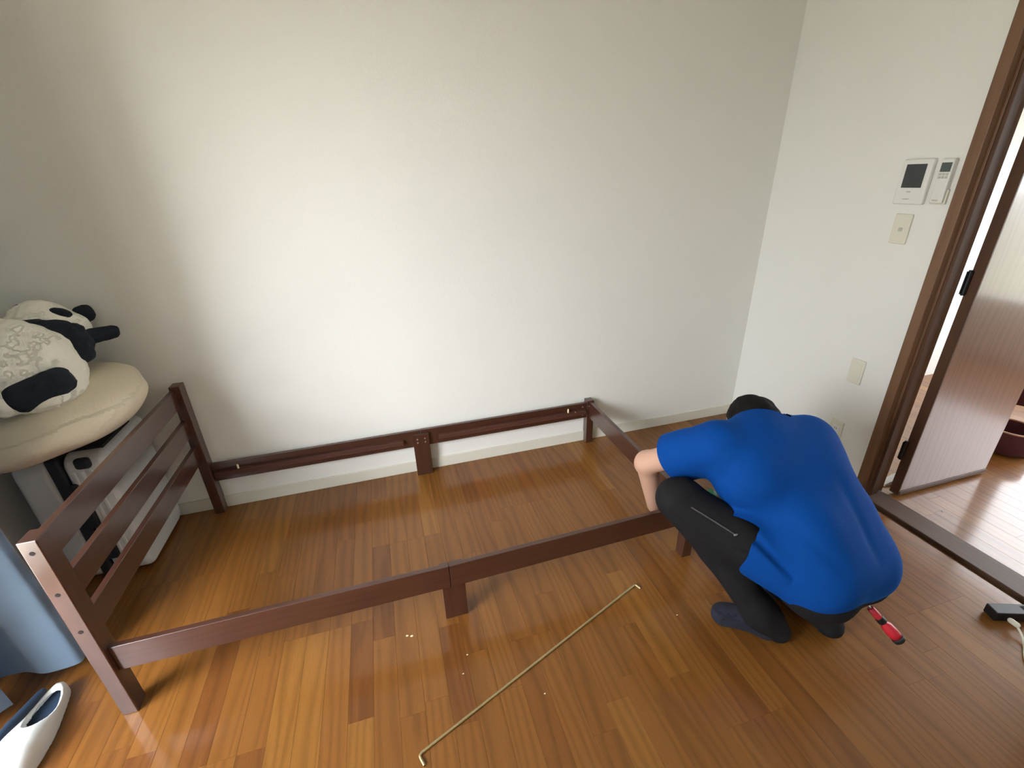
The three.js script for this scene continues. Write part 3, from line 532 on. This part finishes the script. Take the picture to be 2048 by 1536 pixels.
// screwdriver in the back pocket
{
  const t = thing('screwdriver', 'red and black screwdriver handle sticking out of the back pocket of the black trousers', 'screwdriver', [2.284, 0.151, 1.529]);
  const red = phy({ color: new THREE.Color(0.55, 0.02, 0.035), roughness: 0.35 });
  const lathe = (pts) => new THREE.LatheGeometry(pts.map((p) => new THREE.Vector2(...p)), 24);
  const h = part('handle', lathe([[0.0001, -0.03], [0.009, -0.03], [0.010, -0.012], [0.009, 0.0], [0.0095, 0.018], [0.0145, 0.026], [0.0155, 0.045], [0.015, 0.062], [0.0001, 0.062]]), red, t, 'red handle');
  part('collar', lathe([[0.0105, 0.0], [0.0115, 0.002], [0.0115, 0.014], [0.0105, 0.016]]), M.black, h);
  part('end_cap', lathe([[0.0001, 0.0615], [0.0155, 0.0615], [0.016, 0.066], [0.015, 0.074], [0.009, 0.078], [0.0001, 0.079]]), std({ color: 0x1c1b19, roughness: 0.6 }), h, 'dark end cap');
  const b = new THREE.CylinderGeometry(0.003, 0.003, 0.02, 10); b.translate(0, -0.038, 0); part('blade', b, M.screw, t);
  const q = new THREE.Quaternion().setFromUnitVectors(V(0, 1, 0), V(0.4, -0.58, 0.6).normalize()); t.quaternion.copy(q); t.scale.setScalar(1.15);
}
// tool in the right hand, seen in the gap between shirt and thigh
{
  const t = thing('hand_driver', 'green and black hand tool held between the person and the bed frame', 'tool', [2.062, 0.285, 1.0]);
  const g1 = new THREE.CapsuleGeometry(0.016, 0.06, 6, 16); part('handle', g1, M.black, t, 'black grip');
  const g2 = new THREE.CylinderGeometry(0.013, 0.0165, 0.03, 18); g2.translate(0, 0.05, 0); part('grip_end', g2, std({ color: new THREE.Color(0.02, 0.16, 0.07), roughness: 0.5 }), t, 'green end');
  const g3 = new THREE.CylinderGeometry(0.003, 0.003, 0.1, 10); g3.translate(0, -0.09, 0); part('blade', g3, M.screw, t);
  t.rotation.set(0.3, 0, 0.7);
}
// ---------------------------------------------------------------- power strip and cord at the right
{
  const t = thing('power_strip', 'black power strip on the floor at the right with a cream plug in it', 'power strip', [0, 0, 0]);
  const p = part('strip_body', box(0, 0.002, -0.022, 0.26, 0.04, 0.022, 0.004), M.black, t);
  t.position.set(2.803, 0, 1.562); t.rotation.y = -0.35;
  for (const x of [0.1, 0.15, 0.2]) part('socket', box(x, 0.0395, -0.012, x + 0.02, 0.0408, 0.012, 0.0004), M.hole, p);
  const c = thing('white_cable', 'cream cord plugged into the black power strip, running across the floor', 'cord');
  const k = std({ color: new THREE.Color(0.62, 0.6, 0.48), roughness: 0.5 });
  const pl = new THREE.CapsuleGeometry(0.009, 0.02, 6, 14); pl.rotateX(1.35); pl.rotateY(-0.35); pl.translate(2.821, 0.027, 1.618); part('plug', pl, k, c);
  part('cable', tube([[2.816, 0.024, 1.632], [2.808, 0.014, 1.65], [2.783, 0.005, 1.674], [2.723, 0.0038, 1.712], [2.67, 0.0038, 1.79], [2.7, 0.0038, 1.9], [2.82, 0.0038, 2.05]], 0.0035, 70, 8), k, c);
}
// ---------------------------------------------------------------- things beyond the doorway
{
  const maroon = std({ color: new THREE.Color(0.075, 0.014, 0.015), roughness: 0.9, bumpMap: weave, bumpScale: 0.001 });
  const t = thing('basket', 'dark maroon soft basket with a pale rim on the floor beyond the open door', 'basket', [4.11, 0, 0.86]);
  part('basket_wall', new THREE.LatheGeometry([[0.0001, 0.002], [0.09, 0.002], [0.112, 0.02], [0.118, 0.08], [0.112, 0.14], [0.106, 0.14], [0.111, 0.08], [0.104, 0.024], [0.0001, 0.012]].map((p) => new THREE.Vector2(...p)), 40), maroon, t);
  const r = new THREE.TorusGeometry(0.109, 0.005, 10, 48); r.rotateX(Math.PI / 2); r.translate(0, 0.14, 0); part('rim', r, std({ color: 0xb98f78, roughness: 0.8 }), t, 'pale rim');
  const c = thing('hanging_cloth', 'dark red cloth hanging from a hook beyond the open door', 'cloth');
  const pos = [], idx = [], NU = 40, NV = 20;
  for (let j = 0; j <= NV; j++) for (let i = 0; i <= NU; i++) { const u = i / NU, v = j / NV; pos.push(4.12 + 0.5 * u * (1 - 0.2 * v), 0.16 + 1.6 * v, 0.72 + 0.035 * Math.sin(u * 24) * (1 - 0.5 * v)); }
  for (let j = 0; j < NV; j++) for (let i = 0; i < NU; i++) { const a = j * (NU + 1) + i, b = a + 1, d = a + NU + 1, e = d + 1; idx.push(a, b, d, b, e, d); }
  const g = new THREE.BufferGeometry(); g.setAttribute('position', new THREE.Float32BufferAttribute(pos, 3)); g.setIndex(idx); g.computeVertexNormals(); uvBox(g, 'y'); part('cloth_sheet', g, maroon, c);
  const bar = new THREE.CylinderGeometry(0.012, 0.012, 2.47, 14); bar.rotateZ(Math.PI / 2); bar.translate(4.365, 1.77, 0.72);
  part('hanging_bar', bar, M.alu, c);
}
renderer.render(scene, camera);
